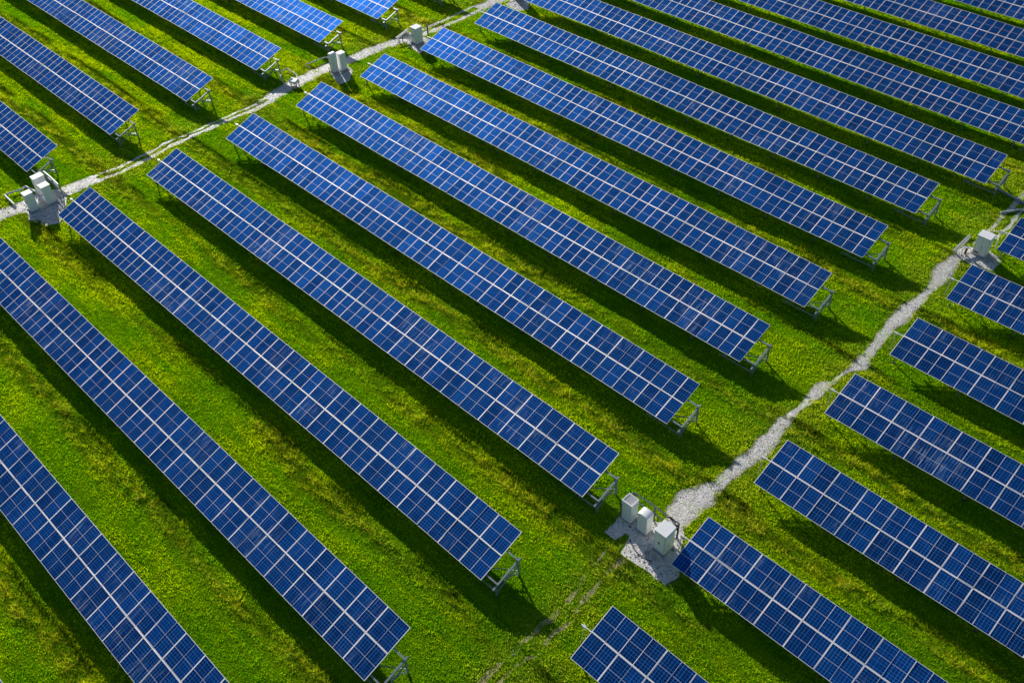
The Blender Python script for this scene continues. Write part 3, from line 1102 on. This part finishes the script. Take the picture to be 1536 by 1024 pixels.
def cable_tray(a, b, z0, z1, label):
    """a tray on legs from a to b (u, v)"""
    a, b = np.array(a), np.array(b)
    L = float(np.hypot(*(b - a)))
    rot = math.atan2(b[1] - a[1], b[0] - a[0])
    t = empty('cable_tray', a[0], a[1], 0., rot, label, 'cable tray')
    mb = MB()
    mb.bar((0, -.13, z0), (L, -.13, z1), .05, .10)
    mb.bar((0, .13, z0), (L, .13, z1), .05, .10)
    for i in range(9):
        s = (i + .5) / 9
        mb.bar((L * s, -.105, z0 + (z1 - z0) * s), (L * s, .105, z0 + (z1 - z0) * s), .05, .03)
    put('tray', mb.mesh('tray', MAT['pipe']), t)
    for s in (.15, .85):
        zz_ = z0 + (z1 - z0) * s - .05
        put('leg', MB().box(-.03, .03, -.14, -.08, -.2, zz_).mesh('leg', MAT['galv']), t, (L * s, 0, 0))
        put('leg', MB().box(-.03, .03, .08, .14, -.2, zz_).mesh('leg', MAT['galv']), t, (L * s, 0, 0))
    put('cable', MB().tube([(0, .03, z0 + .05), (L * .5, .0, (z0 + z1) / 2 + .05), (L, -.03, z1 + .05)], .035, 6).mesh('cable', MAT['pipe']), t)
    return t


cable_tray((-91.4, 69.05), (-91.6, 71.2), .62, .95, 'pale cable tray on legs left of the lone cabinet near the top')
cable_tray((-20.77, 75.5), (-20.62, 78.0), .55, .95, 'pale cable tray on legs left of the big lone cabinet at the right edge')


def post(u, v, h, r, mat, label, name='marker_post', cat='post'):
    t = empty(name, u, v, 0., 0., label, cat)
    put('shaft', MB().tube([(0, 0, -.3), (0, 0, h)], r, 10).mesh('shaft', MAT[mat]), t)
    put('cap', MB().tube([(0, 0, h), (0, 0, h + .05)], r * 1.25, 10).mesh('cap', MAT[mat]), t)
    return t


post(-89.43, 72.6, 1.75, .09, 'dark', 'black upright pole right of the lone cabinet near the top', 'black_pole', 'pole')
post(-20.02, 76.3, .75, .09, 'timber', 'short brown stump post left of the big lone cabinet', 'stump_post')
post(-91.0, 69.7, .6, .06, 'darkgrey', 'short dark post under the cable tray near the top')
post(-92.0, 58.75, .55, .05, 'timber', 'small post at the foot of the left cabinet of the pair')


def rack(pts, h, label, rails, mat='darkgrey', infill=False):
    """steel rack: posts and rails through (u, v) points"""
    u0, v0 = pts[0]
    t = empty('steel_rack', u0, v0, 0., 0., label, 'steel rack')
    P = [(a - u0, b - v0) for a, b in pts]
    for q in P:
        put('post', MB().box(q[0] - .05, q[0] + .05, q[1] - .05, q[1] + .05, -.2, h - .04).mesh('post', MAT[mat]), t)
    for a, b in zip(P, P[1:]):
        for z_ in rails:
            put('rail', MB().bar((*a, z_), (*b, z_), .085, .09).mesh('rail', MAT[mat]), t)
        if infill:
            L = math.hypot(b[0] - a[0], b[1] - a[1])
            K = int(L / .14)
            mb = MB()
            for i in range(1, K):
                s = i / K
                q = (a[0] + (b[0] - a[0]) * s, a[1] + (b[1] - a[1]) * s)
                mb.box(q[0] - .012, q[0] + .012, q[1] - .012, q[1] + .012, rails[-1] + .04, rails[0] - .04)
            put('infill_bars', mb.mesh('infill_bars', MAT[mat]), t)
    return t


rack([(-24.4, 32.78), (-24.38, 34.08), (-22.5, 34.12), (-20.42, 34.12)], 1.78,
     'dark steel rack wrapping behind the three cabinets on the lower gravel pad', (1.74, .9))
rack([(-96.2, 24.4), (-94.6, 24.4), (-92.7, 24.3)], 1.5,
     'grey steel railing behind the three cabinets at the left edge', (1.5, 1.0, .5), 'galv', True)
# tangle of cable clips at the right end of the lower rack
t = empty('cable_bundle', -20.9, 34.0, 0., 0., 'dark bundle of cables over the rack behind the tallest lower cabinet', 'cable bundle')
for i in range(5):
    a = random.uniform(-.1, .1)
    put('cable', MB().tube([(-.5, -.05 + a, 1.82), (-.2, .02 * i, 1.86 + .02 * i), (.25, -.1 + a, 1.84), (.5, .05 - a, 1.5 - .1 * i), (.48, .0, .05)], .028, 6).mesh('cable', MAT['dark']), t)

# kerbs and slabs on the pads
def slab(name, pts, z0, z1, label, cat, mat='concrete'):
    c = np.mean(pts, axis=0)
    t_ = []
    q = [(a - c[0], b - c[1]) for a, b in pts]
    m_ = len(q)
    mb = MB()
    mb.add([(a, b, z0) for a, b in q] + [(a, b, z1) for a, b in q],
           [tuple(range(m_ - 1, -1, -1)), tuple(range(m_, 2 * m_))] + [(i, (i + 1) % m_, m_ + (i + 1) % m_, m_ + i) for i in range(m_)])
    o = put(name, mb.mesh(name, MAT[mat], .012))
    o.location = (*xy(*c), 0)
    o.rotation_euler = (0, 0, TH)
    return tag(o, label, cat)


slab('concrete_slab', [(-93.35, 20.6), (-92.1, 20.55), (-92.0, 23.55), (-93.4, 23.6)], -.15, .075, 'concrete slab under the two front cabinets at the left edge', 'slab')
slab('concrete_slab', [(-92.2, 58.8), (-90.4, 58.75), (-90.3, 60.9), (-92.1, 60.9)], -.15, .07, 'concrete slab under the pair of cabinets on the left path', 'slab')
slab('concrete_slab', [(-90.2, 70.1), (-88.4, 70.0), (-88.4, 71.6), (-90.2, 71.6)], -.15, .075, 'concrete slab under the lone cabinet near the top', 'slab')
slab('concrete_slab', [(-19.9, 76.6), (-17.9, 76.5), (-17.6, 78.0), (-19.9, 78.1)], -.15, .075, 'concrete slab under the big lone cabinet at the right edge', 'slab')
slab('kerb_stone', [(-20.6, 75.75), (-18.2, 75.65), (-18.2, 75.85), (-20.6, 75.95)], -.1, .12, 'long pale kerb stone in front of the big lone cabinet', 'kerb', 'kerb')
# curved edging in front of the lower cabinets
mb = MB()
arc = []
for i in range(15):
    s = i / 14
    arc.append((-22.75 + 2.3 * s, 31.75 - .55 * math.sin(s * math.pi * .8), .05))
u0, v0 = arc[0][:2]
mb.tube([(a - u0, b - v0, z_) for a, b, z_ in arc], .07, 6)
o = put('curved_edging', mb.mesh('curved_edging', MAT['darkgrey']))
o.location = (*xy(u0, v0), 0)
o.rotation_euler = (0, 0, TH)
tag(o, 'thin curved dark edging on the gravel in front of the lower cabinets', 'edging')
# rocks lying on the pads
bm = bmesh.new()
bmesh.ops.create_icosphere(bm, subdivisions=2, radius=1)
for q in bm.verts:
    q.co *= 1 + .22 * math.sin(q.co.x * 3.1 + q.co.y * 5.3) + .12 * math.sin(q.co.z * 7 + q.co.x * 4)
rk = bpy.data.meshes.new('rock')
bm.to_mesh(rk)
bm.free()
rk.materials.append(MAT['kerb'])
rk.transform(Matrix.Diagonal((1, .75, .6, 1)))
for (a, b, r_, lb) in [(-20.75, 31.75, .30, 'biggest pale rock in front of the tallest lower cabinet'), (-21.15, 31.85, .20, 'middle pale rock left of the biggest rock on the lower pad'),
                       (-20.45, 31.25, .13, 'small pale rock nearest the lower edge of the lower pad'), (-89.6, 69.55, .22, 'larger pale rock below the lone cabinet near the top'),
                       (-89.2, 69.2, .16, 'smaller pale rock below the lone cabinet near the top'), (-20.2, 76.0, .18, 'pale rock at the foot of the brown stump post')]:
    o = put('rock', rk)
    o.location = (*xy(a, b), .03 + r_ * .35)
    o.scale = (r_,) * 3
    o.rotation_euler = (0, 0, random.uniform(0, 6))
    tag(o, lb, 'rock', 'rocks on the gravel pads')

print('objects', len(bpy.data.objects))
